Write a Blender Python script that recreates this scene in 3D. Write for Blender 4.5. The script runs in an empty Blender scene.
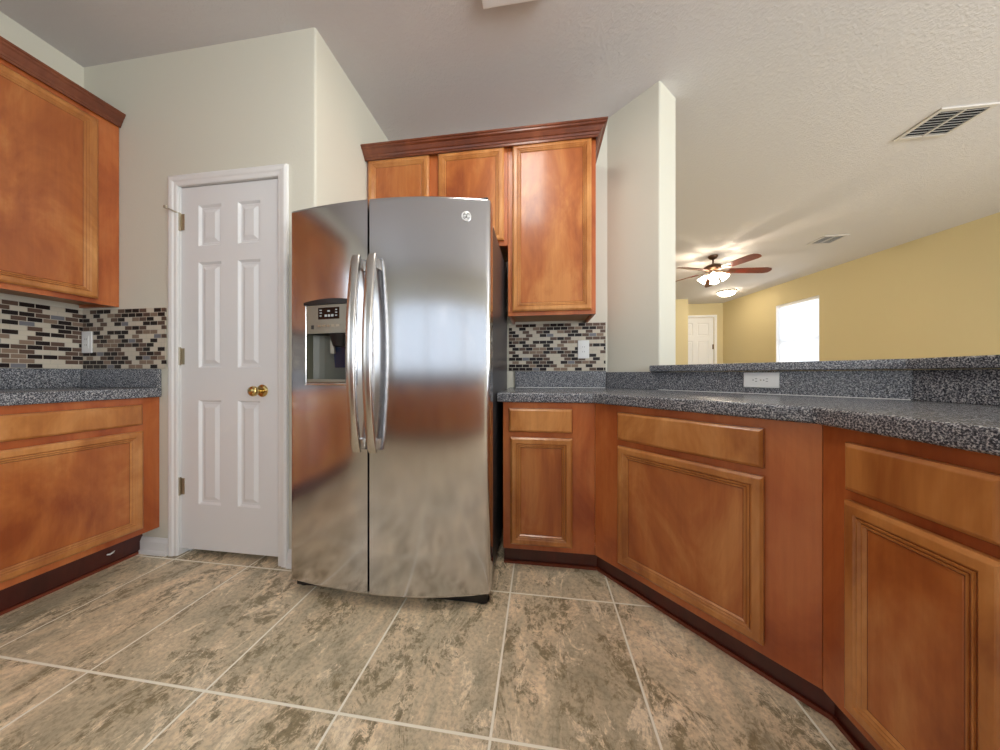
import bpy, math, random
from mathutils import Vector, Matrix
random.seed(7)
S = bpy.context.scene
COL = S.collection
PI = math.pi
R = math.radians

# ------------------------------------------------------------------ camera, world, light, exposure
cam = bpy.data.objects.new('camera', bpy.data.cameras.new('camera'))
COL.objects.link(cam)
cam.location = (0, 0, 1.0)
cam.rotation_euler = (R(90), 0, R(7.7))
cam.data.sensor_fit = 'HORIZONTAL'
cam.data.sensor_width = 36
cam.data.lens = 295 * 36 / 1000
cam.data.clip_start = 0.05
S.camera = cam

w = bpy.data.worlds.new('daylight')
S.world = w
w.use_nodes = True
w.node_tree.nodes['Background'].inputs[0].default_value = (0.72, 0.85, 1.0, 1)
w.node_tree.nodes['Background'].inputs[1].default_value = 0.33

S.view_settings.view_transform = 'Standard'
S.view_settings.look = 'None'
S.view_settings.gamma = 1
S.view_settings.use_curve_mapping = False
S.view_settings.exposure = 1.5


def area(name, loc, rot, sx, sy, power, col=(1, 1, 1), spread=180):
    l = bpy.data.lights.new(name, 'AREA')
    l.shape = 'RECTANGLE'
    l.size, l.size_y = sx, sy
    l.energy = power
    l.color = col
    l.spread = R(spread)
    o = bpy.data.objects.new(name, l)
    COL.objects.link(o)
    o.location = loc
    o.rotation_euler = rot
    return o


DAY = (0.90, 0.95, 1.0)
# daylight at real and added windows (each light stands just outside its window)
area('daylight_kitchen_window', (-0.15, -2.79, 1.66), (R(90), 0, 0), 4.3, 1.28, 3.6, DAY)
area('added_breakfast_fill', (-2.74, -1.55, 1.66), (0, R(-90), 0), 1.28, 1.6, 6, DAY)  # fill from an added left window, brightens the peninsula fronts
area('added_patio_fill', (3.9, -2.79, 1.2), (R(90), 0, 0), 3.0, 2.3, 108, DAY)  # main fill, through a patio door added out of view
area('added_dining_fill', (5.75, -0.2, 1.4), (0, R(90), R(7)), 1.9, 2.6, 24, DAY)  # fill from an added, unseen window in the right wall
area('daylight_living_window', (5.02, 6.24, 1.75), (0, R(90), R(7)), 1.5, 0.84, 8, DAY)

# ------------------------------------------------------------------ mesh helpers


class MB:
    def __init__(s):
        s.v = []
        s.f = []
        s.m = []

    def add(s, vs, fs, mat=0):
        b = len(s.v)
        s.v += [tuple(p) for p in vs]
        for f in fs:
            s.f.append(tuple(b + i for i in f))
            s.m.append(mat)
        return s

    def box(s, x0, x1, y0, y1, z0, z1, mat=0):
        vs = [(x0, y0, z0), (x1, y0, z0), (x1, y1, z0), (x0, y1, z0), (x0, y0, z1), (x1, y0, z1), (x1, y1, z1), (x0, y1, z1)]
        return s.add(vs, [(0, 3, 2, 1), (4, 5, 6, 7), (0, 1, 5, 4), (1, 2, 6, 5), (2, 3, 7, 6), (3, 0, 4, 7)], mat)

    def prism(s, poly, z0, z1, mat=0):          # poly counter-clockwise seen from above
        n = len(poly)
        a = sum(poly[i][0] * poly[(i + 1) % n][1] - poly[(i + 1) % n][0] * poly[i][1] for i in range(n))
        if a < 0:
            poly = poly[::-1]
        vs = [(x, y, z0) for x, y in poly] + [(x, y, z1) for x, y in poly]
        fs = [tuple(range(n))[::-1], tuple(range(n, 2 * n))]
        fs += [(i, (i + 1) % n, n + (i + 1) % n, n + i) for i in range(n)]
        return s.add(vs, fs, mat)

    def sweep(s, rings, mat=0, caps=True, closed=False):   # rings: equal-length loops of points
        n = len(rings[0])
        vs = [p for r in rings for p in r]
        fs = []
        m = len(rings)
        for i in range(m if closed else m - 1):
            a, b = i * n, ((i + 1) % m) * n
            for j in range(n):
                k = (j + 1) % n
                fs.append((a + j, a + k, b + k, b + j))
        if caps and not closed:
            fs.append(tuple(range(n))[::-1])
            fs.append(tuple(range((m - 1) * n, m * n)))
        return s.add(vs, fs, mat)

    def lathe(s, prof, c=(0, 0, 0), axis='z', n=32, mat=0):   # prof: (radius, height)
        rings = []
        for r, h in prof:
            ring = []
            for k in range(n):
                a = 2 * PI * k / n
                p = (r * math.cos(a), r * math.sin(a), h)
                if axis == 'y':
                    p = (p[0], -p[2], p[1])
                elif axis == 'x':
                    p = (p[2], p[0], p[1])
                ring.append((c[0] + p[0], c[1] + p[1], c[2] + p[2]))
            rings.append(ring)
        return s.sweep(rings, mat)

    def tube(s, pts, r, n=12, mat=0):
        pts = [Vector(p) for p in pts]
        rings = []
        for i, p in enumerate(pts):
            t = (pts[min(i + 1, len(pts) - 1)] - pts[max(i - 1, 0)]).normalized()
            u = t.cross(Vector((0, 0, 1)))
            if u.length < 1e-3:
                u = t.cross(Vector((0, 1, 0)))
            u.normalize()
            v = t.cross(u)
            rr = r[i] if isinstance(r, (list, tuple)) else r
            rings.append([p + u * rr * math.cos(2 * PI * k / n) + v * rr * math.sin(2 * PI * k / n) for k in range(n)])
        return s.sweep(rings, mat)

    def xf(s, M):
        s.v = [tuple(M @ Vector(p)) for p in s.v]
        return s


def fix_normals(me, merge=True):
    import bmesh
    b = bmesh.new()
    b.from_mesh(me)
    if merge:
        bmesh.ops.remove_doubles(b, verts=b.verts, dist=1e-5)
    bmesh.ops.recalc_face_normals(b, faces=b.faces)
    b.to_mesh(me)
    b.free()


def obj(name, mb, mats, parent=None, bevel=0, seg=2, smooth=False, angle=35):
    me = bpy.data.meshes.new(name)
    me.from_pydata(mb.v, [], mb.f)
    mats = mats if isinstance(mats, (list, tuple)) else [mats]
    for m in mats:
        me.materials.append(m)
    for p, i in zip(me.polygons, mb.m):
        p.material_index = i
    fix_normals(me, smooth or not bevel)
    o = bpy.data.objects.new(name, me)
    COL.objects.link(o)
    if parent:
        o.parent = parent
    if bevel:
        b = o.modifiers.new('bevel', 'BEVEL')
        b.width = bevel
        b.segments = seg
        b.limit_method = 'ANGLE'
        b.angle_limit = R(40)
    if smooth or bevel:
        for p in me.polygons:
            p.use_smooth = True
        try:
            me.set_sharp_from_angle(angle=R(angle if not bevel else 180))
        except Exception:
            pass
        if bevel:
            n = o.modifiers.new('wn', 'WEIGHTED_NORMAL')
            n.keep_sharp = True
    return o


def tag(o, label=None, cat=None, group=None, kind=None):
    if label:
        o['label'] = label
    if cat:
        o['category'] = cat
    if group:
        o['group'] = group
    if kind:
        o['kind'] = kind
    return o


def thing(name, label, cat, loc=(0, 0, 0), rz=0, group=None, kind=None):
    o = bpy.data.objects.new(name, None)
    COL.objects.link(o)
    o.location = loc
    o.rotation_euler = (0, 0, rz)
    o.empty_display_size = 0.1
    return tag(o, label, cat, group, kind)


def struct(name, mb, m, label=None, cat=None, parent=None, **k):
    return tag(obj(name, mb, m, parent, **k), label, cat, None, 'structure')


def copy_tree(o, parent=None):
    c = o.copy()
    COL.objects.link(c)
    if parent:
        c.parent = parent
    for ch in list(o.children):
        copy_tree(ch, c)
    return c


# ------------------------------------------------------------------ materials


def srgb(r, g, b):
    def f(c):
        c /= 255
        return c / 12.92 if c <= 0.04045 else ((c + 0.055) / 1.055) ** 2.4
    return (f(r), f(g), f(b), 1)


class NT:
    def __init__(s, name):
        s.mat = bpy.data.materials.new(name)
        s.mat.use_nodes = True
        s.t = s.mat.node_tree
        s.b = s.t.nodes['Principled BSDF']

    def n(s, kind, **kw):
        x = s.t.nodes.new(kind)
        for k, v in kw.items():
            if k.startswith('i_'):
                x.inputs[k[2:].replace('_', ' ')].default_value = v
            else:
                setattr(x, k, v)
        return x

    def l(s, a, b):
        s.t.links.new(a, b)

    def ramp(s, fac, stops, interp='LINEAR'):
        r = s.n('ShaderNodeValToRGB')
        e = r.color_ramp.elements
        r.color_ramp.interpolation = interp
        e[0].position, e[0].color = stops[0]
        e[1].position, e[1].color = stops[-1]
        for p, c in stops[1:-1]:
            q = e.new(p)
            q.color = c
        s.l(fac, r.inputs[0])
        return r.outputs[0]

    def mix(s, fac, a, b, mode='MIX'):
        m = s.n('ShaderNodeMix', data_type='RGBA', blend_type=mode)
        for sock, v in ((m.inputs[0], fac), (m.inputs[6], a), (m.inputs[7], b)):
            if hasattr(v, 'is_output'):
                s.l(v, sock)
            else:
                sock.default_value = v
        return m.outputs[2]

    def noise(s, vec, scale, detail=4, rough=0.5, dist=0.0):
        x = s.n('ShaderNodeTexNoise')
        x.inputs['Scale'].default_value = scale
        x.inputs['Detail'].default_value = detail
        x.inputs['Roughness'].default_value = rough
        x.inputs['Distortion'].default_value = dist
        if vec is not None:
            s.l(vec, x.inputs['Vector'])
        return x.outputs['Fac']

    def coord(s, scale=(1, 1, 1), loc=(0, 0, 0), rnd=False):
        tc = s.n('ShaderNodeTexCoord')
        mp = s.n('ShaderNodeMapping')
        mp.inputs['Scale'].default_value = scale
        mp.inputs['Location'].default_value = loc
        s.l(tc.outputs['Object'], mp.inputs['Vector'])
        out = mp.outputs[0]
        if rnd:
            oi = s.n('ShaderNodeObjectInfo')
            mu = s.n('ShaderNodeMath', operation='MULTIPLY')
            mu.inputs[1].default_value = 37
            s.l(oi.outputs['Random'], mu.inputs[0])
            va = s.n('ShaderNodeVectorMath', operation='ADD')
            s.l(out, va.inputs[0])
            s.l(mu.outputs[0], va.inputs[1])
            out = va.outputs[0]
        return out

    def bump(s, h, strength=0.2, dist=0.01):
        b = s.n('ShaderNodeBump')
        b.inputs['Strength'].default_value = strength
        b.inputs['Distance'].default_value = dist
        s.l(h, b.inputs['Height'])
        s.l(b.outputs[0], s.b.inputs['Normal'])

    def base(s, v):
        if hasattr(v, 'is_output'):
            s.l(v, s.b.inputs['Base Color'])
        else:
            s.b.inputs['Base Color'].default_value = v

    def set(s, **k):
        for a, v in k.items():
            s.b.inputs[a.replace('_', ' ')].default_value = v
        return s


def plain(name, col, rough=0.5, metal=0.0, **k):
    t = NT(name)
    t.base(col)
    t.set(Roughness=rough, Metallic=metal, **k)
    return t.mat


def emit(name, col, strength, base=(0.9, 0.9, 0.9, 1)):
    t = NT(name)
    t.base(base)
    t.b.inputs['Emission Color'].default_value = col
    t.b.inputs['Emission Strength'].default_value = strength
    return t.mat


def wood(name, dark, mid, light, rough=0.33):
    t = NT(name)
    c = t.coord((1, 1, 0.45), rnd=True)
    blot = t.noise(c, 4.5, 5, 0.6, 0.7)
    colr = t.ramp(blot, [(0.32, dark), (0.5, mid), (0.66, light)])
    g = t.coord((22, 22, 1.1), rnd=True)
    grain = t.noise(g, 3.0, 6, 0.65, 0.3)
    gr = t.ramp(grain, [(0.3, (0.78, 0.72, 0.66, 1)), (0.65, (1.08, 1.08, 1.08, 1))])
    t.base(t.mix(0.45, colr, gr, 'MULTIPLY'))
    t.set(Roughness=rough, Coat_Weight=0.4, Coat_Roughness=0.14)
    t.bump(grain, 0.03, 0.002)
    return t.mat


def wallpaint(name, col, bump=0.12):
    t = NT(name)
    c = t.coord()
    t.base(col)
    t.set(Roughness=0.7)
    t.bump(t.noise(c, 90, 3, 0.5), bump, 0.004)
    return t.mat


WOOD = wood('maple_door_stain', srgb(152, 86, 38), srgb(188, 122, 62), srgb(212, 150, 88))
WOODP = wood('maple_panel_stain', srgb(144, 70, 28), srgb(176, 100, 46), srgb(198, 130, 70))
WOODF = wood('maple_frame_stain', srgb(152, 70, 30), srgb(182, 98, 48), srgb(196, 116, 62))
CROWN = wood('maple_crown_stain', srgb(92, 44, 24), srgb(116, 58, 32), srgb(136, 76, 46))
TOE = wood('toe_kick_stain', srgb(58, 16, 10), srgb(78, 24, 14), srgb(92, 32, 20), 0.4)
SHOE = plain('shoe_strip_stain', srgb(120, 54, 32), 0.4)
GLAZE = plain('dark_glaze', srgb(116, 56, 28), 0.35)
SIDE = plain('cabinet_underside', srgb(170, 125, 85), 0.5)

WALL = wallpaint('wall_paint_cream', srgb(217, 214, 199))
YELLOW = wallpaint('wall_paint_yellow', srgb(206, 190, 146))
WHITE = plain('white_trim_paint', srgb(233, 232, 230), 0.38)
DOORW = plain('white_door_paint', srgb(230, 230, 230), 0.4)
PLASTIC = plain('white_plastic', srgb(240, 240, 238), 0.35)
VENTW = plain('vent_white_metal', srgb(205, 200, 194), 0.5)
DARK = plain('dark_void', srgb(16, 15, 14), 0.8)
SLOT = plain('slot_dark', srgb(60, 56, 52), 0.6)

t = NT('ceiling_knockdown')
t.base(srgb(211, 208, 208))
t.set(Roughness=0.9)
c = t.coord()
kn = t.ramp(t.noise(c, 55, 5, 0.6, 0.6), [(0.42, (0, 0, 0, 1)), (0.66, (1, 1, 1, 1))])
t.bump(kn, 0.25, 0.006)
CEIL = t.mat

# stone-look floor tile
t = NT('floor_tile')
c = t.coord(loc=(0.135, -0.80, 0))
br = t.n('ShaderNodeTexBrick', offset=0.0, squash=1.0)
for k, v in {'Scale': 1.0, 'Mortar Size': 0.0042, 'Mortar Smooth': 0.2, 'Bias': 0.0, 'Brick Width': 0.4575, 'Row Height': 0.55}.items():
    br.inputs[k].default_value = v
br.inputs['Color1'].default_value = (0, 0, 0, 1)
br.inputs['Color2'].default_value = (1, 1, 1, 1)
t.l(c, br.inputs['Vector'])
sh = t.n('ShaderNodeVectorMath', operation='MULTIPLY_ADD')
t.l(br.outputs['Color'], sh.inputs[0])
sh.inputs[1].default_value = (9, 5, 7)
t.l(c, sh.inputs[2])
v = sh.outputs[0]
mp = t.n('ShaderNodeMapping')
mp.inputs['Rotation'].default_value = (0, 0, R(25))
mp.inputs['Scale'].default_value = (1.5, 0.8, 1)
t.l(v, mp.inputs['Vector'])
vs = mp.outputs[0]
big = t.ramp(t.noise(vs, 2.8, 9, 0.66, 0.9), [(0.34, srgb(174, 164, 138)), (0.46, srgb(210, 196, 166)), (0.54, srgb(224, 206, 174)), (0.64, srgb(252, 230, 196))])
patch = t.ramp(t.noise(vs, 3.6, 10, 0.78, 1.2), [(0.50, (0, 0, 0, 1)), (0.55, (1, 1, 1, 1))])
fine = t.ramp(t.noise(v, 30, 8, 0.75, 0.5), [(0.45, (0, 0, 0, 1)), (0.53, (1, 1, 1, 1))])
pf = t.n('ShaderNodeMath', operation='MULTIPLY')
t.l(patch, pf.inputs[0])
t.l(fine, pf.inputs[1])
colr = t.mix(pf.outputs[0], big, srgb(150, 136, 106))
lt = t.ramp(t.noise(vs, 6.5, 10, 0.8, 0.8), [(0.55, (0, 0, 0, 1)), (0.59, (0.8, 0.8, 0.8, 1))])
colr = t.mix(lt, colr, srgb(255, 238, 208))
sp = t.ramp(t.noise(v, 75, 6, 0.7), [(0.38, (0.62, 0.60, 0.57, 1)), (0.55, (1.1, 1.1, 1.1, 1))])
colr = t.mix(0.6, colr, sp, 'MULTIPLY')
colr = t.mix(br.outputs['Fac'], colr, srgb(255, 250, 234))
t.base(colr)
t.set(Roughness=0.38)
hh = t.n('ShaderNodeMath', operation='SUBTRACT')
t.l(t.noise(vs, 9, 6, 0.6), hh.inputs[0])
t.l(br.outputs['Fac'], hh.inputs[1])
t.bump(hh.outputs[0], 0.15, 0.006)
FLOOR = t.mat

# speckled grey laminate
t = NT('speckled_laminate')
c = t.coord((1, 1, 1))
s1 = t.ramp(t.noise(c, 250, 3, 0.6, 0.5), [(0.41, srgb(54, 56, 62)), (0.51, srgb(106, 108, 114)), (0.62, srgb(196, 196, 196))])
s2 = t.ramp(t.noise(c, 110, 3, 0.6), [(0.35, (0.66, 0.69, 0.76, 1)), (0.65, (1.05, 1.05, 1.05, 1))])
t.base(t.mix(0.8, s1, s2, 'MULTIPLY'))
t.set(Roughness=0.24)
STONE = t.mat

# glass mosaic
t = NT('glass_mosaic')
tc = t.n('ShaderNodeTexCoord')
se = t.n('ShaderNodeSeparateXYZ')
co = t.n('ShaderNodeCombineXYZ')
t.l(tc.outputs['Object'], se.inputs[0])
t.l(se.outputs[0], co.inputs[0])
t.l(se.outputs[2], co.inputs[1])
br = t.n('ShaderNodeTexBrick', offset=0.5, squash=1.0)
for k, v in {'Scale': 1.0, 'Mortar Size': 0.0016, 'Mortar Smooth': 0.1, 'Bias': 0.0, 'Brick Width': 0.0495, 'Row Height': 0.0243}.items():
    br.inputs[k].default_value = v
br.inputs['Color1'].default_value = (0, 0, 0, 1)
br.inputs['Color2'].default_value = (1, 1, 1, 1)
br.inputs['Mortar'].default_value = (0.5, 0.5, 0.5, 1)
t.l(co.outputs[0], br.inputs['Vector'])
tile = t.ramp(br.outputs['Color'], [(0.0, srgb(30, 18, 17)), (0.33, srgb(98, 76, 64)), (0.52, srgb(122, 122, 128)), (0.56, srgb(140, 118, 100)), (0.66, srgb(206, 196, 178))], 'CONSTANT')
t.base(t.mix(br.outputs['Fac'], tile, srgb(196, 188, 172)))
t.set(Roughness=0.28)
t.b.inputs['Specular IOR Level'].default_value = 0.3
inv = t.n('ShaderNodeMath', operation='SUBTRACT')
inv.inputs[0].default_value = 1.0
t.l(br.outputs['Fac'], inv.inputs[1])
t.bump(inv.outputs[0], 0.3, 0.002)
MOSAIC = t.mat

# brushed steel
t = NT('brushed_steel')
c = t.coord((1.5, 1.5, 500))
t.base(srgb(206, 206, 209))
t.set(Metallic=1.0, Roughness=0.15)
cw = t.coord((1, 1, 1))
wv = t.noise(cw, 3.0, 1, 0.4)
t.bump(wv, 0.05, 0.02)
STEEL = t.mat
STEELH = plain('handle_steel', srgb(205, 202, 198), 0.22, 1.0)
CHROME = plain('chrome', srgb(225, 225, 225), 0.08, 1.0)
BLACKP = plain('black_plastic', srgb(20, 20, 22), 0.35)
CASE = plain('fridge_case_dark_grey', srgb(62, 60, 62), 0.3)
PANELG = plain('dispenser_panel_grey', srgb(150, 146, 132), 0.35, 0.4)
NICHE = plain('dispenser_niche', srgb(96, 96, 82), 0.42, 0.0)
PADDLE = plain('dispenser_paddle', srgb(40, 52, 76), 0.12)
SCREEN = plain('display_glass', srgb(14, 15, 18), 0.1)
MARK = plain('display_marks', srgb(190, 196, 196), 0.5)
BRASS = plain('brass', srgb(206, 182, 122), 0.2, 1.0)
BADGE = plain('satin_badge', srgb(236, 236, 236), 0.4, 0.7)
NICKEL = plain('satin_nickel', srgb(178, 168, 148), 0.3, 1.0)
BRONZE = plain('fan_bronze', srgb(96, 70, 54), 0.3, 0.8)
BLADE = wood('fan_blade_wood', srgb(82, 26, 16), srgb(104, 36, 22), srgb(124, 50, 30))
SHADE = emit('lit_glass_shade', (1.0, 0.86, 0.66, 1), 7)
DOME = emit('lit_dome_glass', (1.0, 0.86, 0.66, 1), 14)
TUBE = emit('light_diffuser', (1.0, 0.94, 0.85, 1), 5)
t = NT('blind_slat')
t.base(srgb(245, 245, 245))
t.set(Roughness=0.6)
tr = t.n('ShaderNodeBsdfTranslucent')
tr.inputs[0].default_value = (0.95, 0.97, 1, 1)
ms = t.n('ShaderNodeMixShader')
ms.inputs[0].default_value = 0.5
t.l(t.b.outputs[0], ms.inputs[1])
t.l(tr.outputs[0], ms.inputs[2])
t.l(ms.outputs[0], t.t.nodes['Material Output'].inputs[0])
BLIND = t.mat
t = NT('window_glass')
gl = t.n('ShaderNodeBsdfTransparent')
gs = t.n('ShaderNodeBsdfGlossy')
gs.inputs['Roughness'].default_value = 0.02
ms = t.n('ShaderNodeMixShader')
ms.inputs[0].default_value = 0.06
t.l(gl.outputs[0], ms.inputs[1])
t.l(gs.outputs[0], ms.inputs[2])
t.l(ms.outputs[0], t.t.nodes['Material Output'].inputs[0])
GLASS = t.mat

# ------------------------------------------------------------------ the setting
XL, YP, XC, YB = -2.646, 1.385, -1.151, 2.155      # left wall, pantry wall, pantry corner, wall behind the fridge
CH = 2.8
YR = -2.7                                           # wall behind the camera
A = (0.469, YB)
B = (0.726, 1.915)
D = (0.88, 2.06)
d = Vector((0.681, -0.732)).normalized()
n = Vector((0.732, 0.681)).normalized()             # points away from the kitchen
YW0, YW1 = Vector((5.035, 3.968)), Vector((4.537, 8.055))
yd = (YW1 - YW0).normalized()


def yw(y):                                          # x of the yellow wall at y
    return YW0.x + yd.x / yd.y * (y - YW0.y)


def round_poly(poly, rad):
    """replace the corners named in rad {index: radius} by arcs"""
    out = []
    N_ = len(poly)
    for i_, p_ in enumerate(poly):
        if i_ not in rad:
            out.append(tuple(p_))
            continue
        p_ = Vector(p_)
        a_ = (Vector(poly[i_ - 1]) - p_).normalized()
        b_ = (Vector(poly[(i_ + 1) % N_]) - p_).normalized()
        ang = a_.angle(b_)
        t_ = rad[i_] / math.tan(ang / 2)
        c_ = p_ + (a_ + b_).normalized() * (rad[i_] / math.sin(ang / 2))
        s0, s1 = p_ + a_ * t_ - c_, p_ + b_ * t_ - c_
        for k_ in range(9):
            q_ = s0.lerp(s1, k_ / 8).normalized() * rad[i_]
            out.append(tuple(c_ + q_))
    return out


struct('floor', MB().box(-2.9, 6.3, -2.95, 8.4, -0.1, 0), FLOOR)
struct('ceiling', MB().box(-2.9, 6.3, -2.95, 8.4, CH, CH + 0.1), CEIL)
LW = (-2.35, -0.75, 1.03, 2.3)                       # added breakfast window behind the camera, opened for fill light
m = MB().box(XL - 0.12, XL, YR - 0.12, LW[0], 0, CH).box(XL - 0.12, XL, LW[1], 2.4, 0, CH).box(XL - 0.12, XL, LW[0], LW[1], 0, LW[2]).box(XL - 0.12, XL, LW[0], LW[1], LW[3], CH)
struct('wall_left', m, WALL)
DX0, DX1, DZ = -1.985, -1.362, 2.045                # pantry door opening
m = MB().box(XL, DX0 - 0.02, YP, YP + 0.115, 0, CH).prism(round_poly([(DX1 + 0.02, YP), (XC, YP), (XC, YP + 0.115), (DX1 + 0.02, YP + 0.115)], {1: 0.012}), 0, CH).box(DX0 - 0.02, DX1 + 0.02, YP, YP + 0.115, DZ + 0.02, CH)
struct('wall_pantry', m, WALL, smooth=True, angle=30)
struct('wall_pantry_side', MB().box(XC - 0.115, XC, YP + 0.115, YB, 0, CH), WALL)
struct('wall_back', MB().box(XL, A[0] + 0.1, YB, YB + 0.12, 0, CH), WALL)
A2 = (A[0] + 0.16, YB + 0.12)
m = MB().prism(round_poly([A, B, D, (D[0] - 0.2, D[1] + 0.3), (A[0] + 0.1, YB + 0.12), (A[0] + 0.1, YB)], {1: 0.012, 2: 0.012}), 0, CH)
struct('wall_column', m, WALL, smooth=True, angle=30)
Cc = Vector(B) + d * 0.905                           # where the half wall turns
Bv = Vector(B)
hw = MB().prism([B, tuple(Cc), (Cc.x + 0.13, Cc.y + 0.055), tuple(Bv + n * 0.13 + d * 0.0)], 0, 1.018)
struct('wall_half', hw, WALL)
struct('wall_half_end', MB().prism([tuple(Cc), (Cc.x, -0.7), (Cc.x + 0.13, -0.7), (Cc.x + 0.13, Cc.y + 0.055)], 0, 1.018), WALL)
struct('wall_living_left', MB().box(0.56, 0.68, YB + 0.3, 7.52, 0, CH), YELLOW)
struct('wall_living_far', MB().box(0.56, 3.476, 7.52, 7.64, 0, CH), YELLOW)
struct('wall_entry_side', MB().box(3.33, 3.45, 7.64, 8.055, 0, CH), YELLOW)
FX0, FX1, FZ = 3.475, 4.335, 2.45                   # front door opening
m = MB().box(3.33, FX0, 8.055, 8.17, 0, CH).box(FX1, 4.75, 8.055, 8.17, 0, CH).box(FX0, FX1, 8.055, 8.17, FZ, CH)
struct('wall_entry', m, YELLOW)
# yellow wall with its window opening; local x runs along the wall
WY0, WY1, WZ0, WZ1 = 5.82, 6.63, 0.92, 2.39
L = (WY0 - (-2.8)) / yd.y, (WY1 - (-2.8)) / yd.y, (8.2 - (-2.8)) / yd.y
wall_rot = math.atan2(yd.y, yd.x)
LD = (1.35, 3.95)                                   # added dining window along the wall, unseen, opened for fill light
m = MB().box(0, LD[0], -0.14, 0, 0, CH).box(LD[1], L[0], -0.14, 0, 0, CH).box(LD[0], LD[1], -0.14, 0, 0, 0.45).box(LD[0], LD[1], -0.14, 0, 2.35, CH).box(L[1], L[2], -0.14, 0, 0, CH).box(L[0], L[1], -0.14, 0, 0, WZ0).box(L[0], L[1], -0.14, 0, WZ1, CH)
o = struct('wall_right', m, YELLOW)
o.location = (yw(-2.8), -2.8, 0)
o.rotation_euler = (0, 0, wall_rot)
# wall behind the camera with two openings
KW = (-2.3, 2.0, 1.03, 2.3)
PD = (2.4, 5.4, 0.02, 2.35)  # opening of the added patio door, lets the fill in
m = MB()
m.box(XL, KW[0], YR - 0.12, YR, 0, CH).box(KW[0], KW[1], YR - 0.12, YR, 0, KW[2]).box(KW[0], KW[1], YR - 0.12, YR, KW[3], CH)
m.box(KW[1], PD[0], YR - 0.12, YR, 0, CH).box(PD[0], PD[1], YR - 0.12, YR, PD[3], CH).box(PD[1], 5.95, YR - 0.12, YR, 0, CH)
struct('wall_rear', m, WALL)


def window_unit(name, W, H, loc, rz, mull, panes_m, extra=None):
    """frame in local x (along), z up, outward +y"""
    t = thing(name, None, None, loc, rz, kind='structure')
    f = MB()
    fw = 0.045
    f.box(0, fw, 0, 0.06, 0, H).box(W - fw, W, 0, 0.06, 0, H).box(fw, W - fw, 0, 0.06, 0, fw).box(fw, W - fw, 0, 0.06, H - fw, H)
    for x in mull:
        f.box(x - 0.022, x + 0.022, 0, 0.06, fw, H - fw)
    obj('window_frame', f, WHITE, t)
    obj('pane', MB().box(fw, W - fw, 0.028, 0.032, fw, H - fw), panes_m, t)
    return t


window_unit('window_2', KW[1] - KW[0], KW[3] - KW[2], (KW[1], YR - 0.03, KW[2]), PI, (1.43, 2.87), GLASS)
window_unit('window_3_added', PD[1] - PD[0], PD[3] - PD[2], (PD[1], YR - 0.03, PD[2]), PI, (1.6,), GLASS)  # added patio door, out of view, frames the main fill

pd0 = Vector((yw(-2.8), -2.8)) + yd * LD[0]
window_unit('window_4_added', LD[1] - LD[0], 1.9, (pd0.x, pd0.y, 0.45), wall_rot + 0.0, (0.87, 1.73), GLASS).location.x += 0.06  # added dining window, unseen, goes with its fill light

window_unit('window_5_added', LW[1] - LW[0], LW[3] - LW[2], (XL - 0.03, LW[1], LW[2]), -PI / 2, (0.8,), GLASS)  # added breakfast window, goes with the fill on the peninsula

# living-room window with lowered blinds
p0 = Vector((yw(WY0), WY0))
wl = L[1] - L[0]
win = thing('window_1', 'bright window with lowered white blinds in the yellow wall', 'window', (p0.x, p0.y, WZ0), wall_rot, kind='structure')
f = MB()
fw = 0.04
f.box(0.003, fw, -0.13, -0.08, 0.003, 1.467).box(wl - fw, wl - 0.003, -0.13, -0.08, 0.003, 1.467).box(fw, wl - fw, -0.13, -0.08, 0.003, fw).box(fw, wl - fw, -0.13, -0.08, 1.43, 1.467).box(fw, wl - fw, -0.125, -0.085, 0.72, 0.755)
obj('window_frame', f, WHITE, win)
obj('pane', MB().box(fw, wl - fw, -0.108, -0.104, fw, 1.43), GLASS, win)
f = MB().box(-0.0, wl, -0.138, 0.02, -0.022, 0.0)
obj('window_sill', f, WHITE, win)
obj('window_jamb', MB().box(0.0008, 0.005, -0.079, -0.001, 0.003, 1.467).box(wl - 0.005, wl - 0.0008, -0.079, -0.001, 0.003, 1.467).box(0.006, wl - 0.006, -0.079, -0.001, 1.466, 1.4695), WHITE, win)
f = MB().box(0.012, wl - 0.012, -0.07, -0.025, 1.42, 1.465)
obj('blind_headrail', f, PLASTIC, win)
f = MB()
k = 0
z = 0.03
while z < 1.41:
    f.add([(0.015, -0.062, z), (wl - 0.015, -0.062, z), (wl - 0.015, -0.034, z + 0.028), (0.015, -0.034, z + 0.028)], [(0, 1, 2, 3)])
    z += 0.024
bl = obj('blind_slats', f, BLIND, win)
sd = bl.modifiers.new('solid', 'SOLIDIFY')
sd.thickness = 0.002

# ------------------------------------------------------------------ panel work


def rect_loft(mb, x0, x1, z0, z1, y, prof):
    """nested rectangles from the outline inwards; prof: (inset, depth into +y, material of the band before it)"""
    def ring(i, dpt):
        return [(x0 + i, y + dpt, z0 + i), (x1 - i, y + dpt, z0 + i), (x1 - i, y + dpt, z1 - i), (x0 + i, y + dpt, z1 - i)]
    for k in range(1, len(prof)):
        a, b = ring(*prof[k - 1][:2]), ring(*prof[k][:2])
        mb.add(a + b, [(i, (i + 1) % 4, 4 + (i + 1) % 4, 4 + i) for i in range(4)], prof[k][2])
    mb.add(ring(*prof[-1][:2]), [(0, 1, 2, 3)], prof[-1][2])


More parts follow.
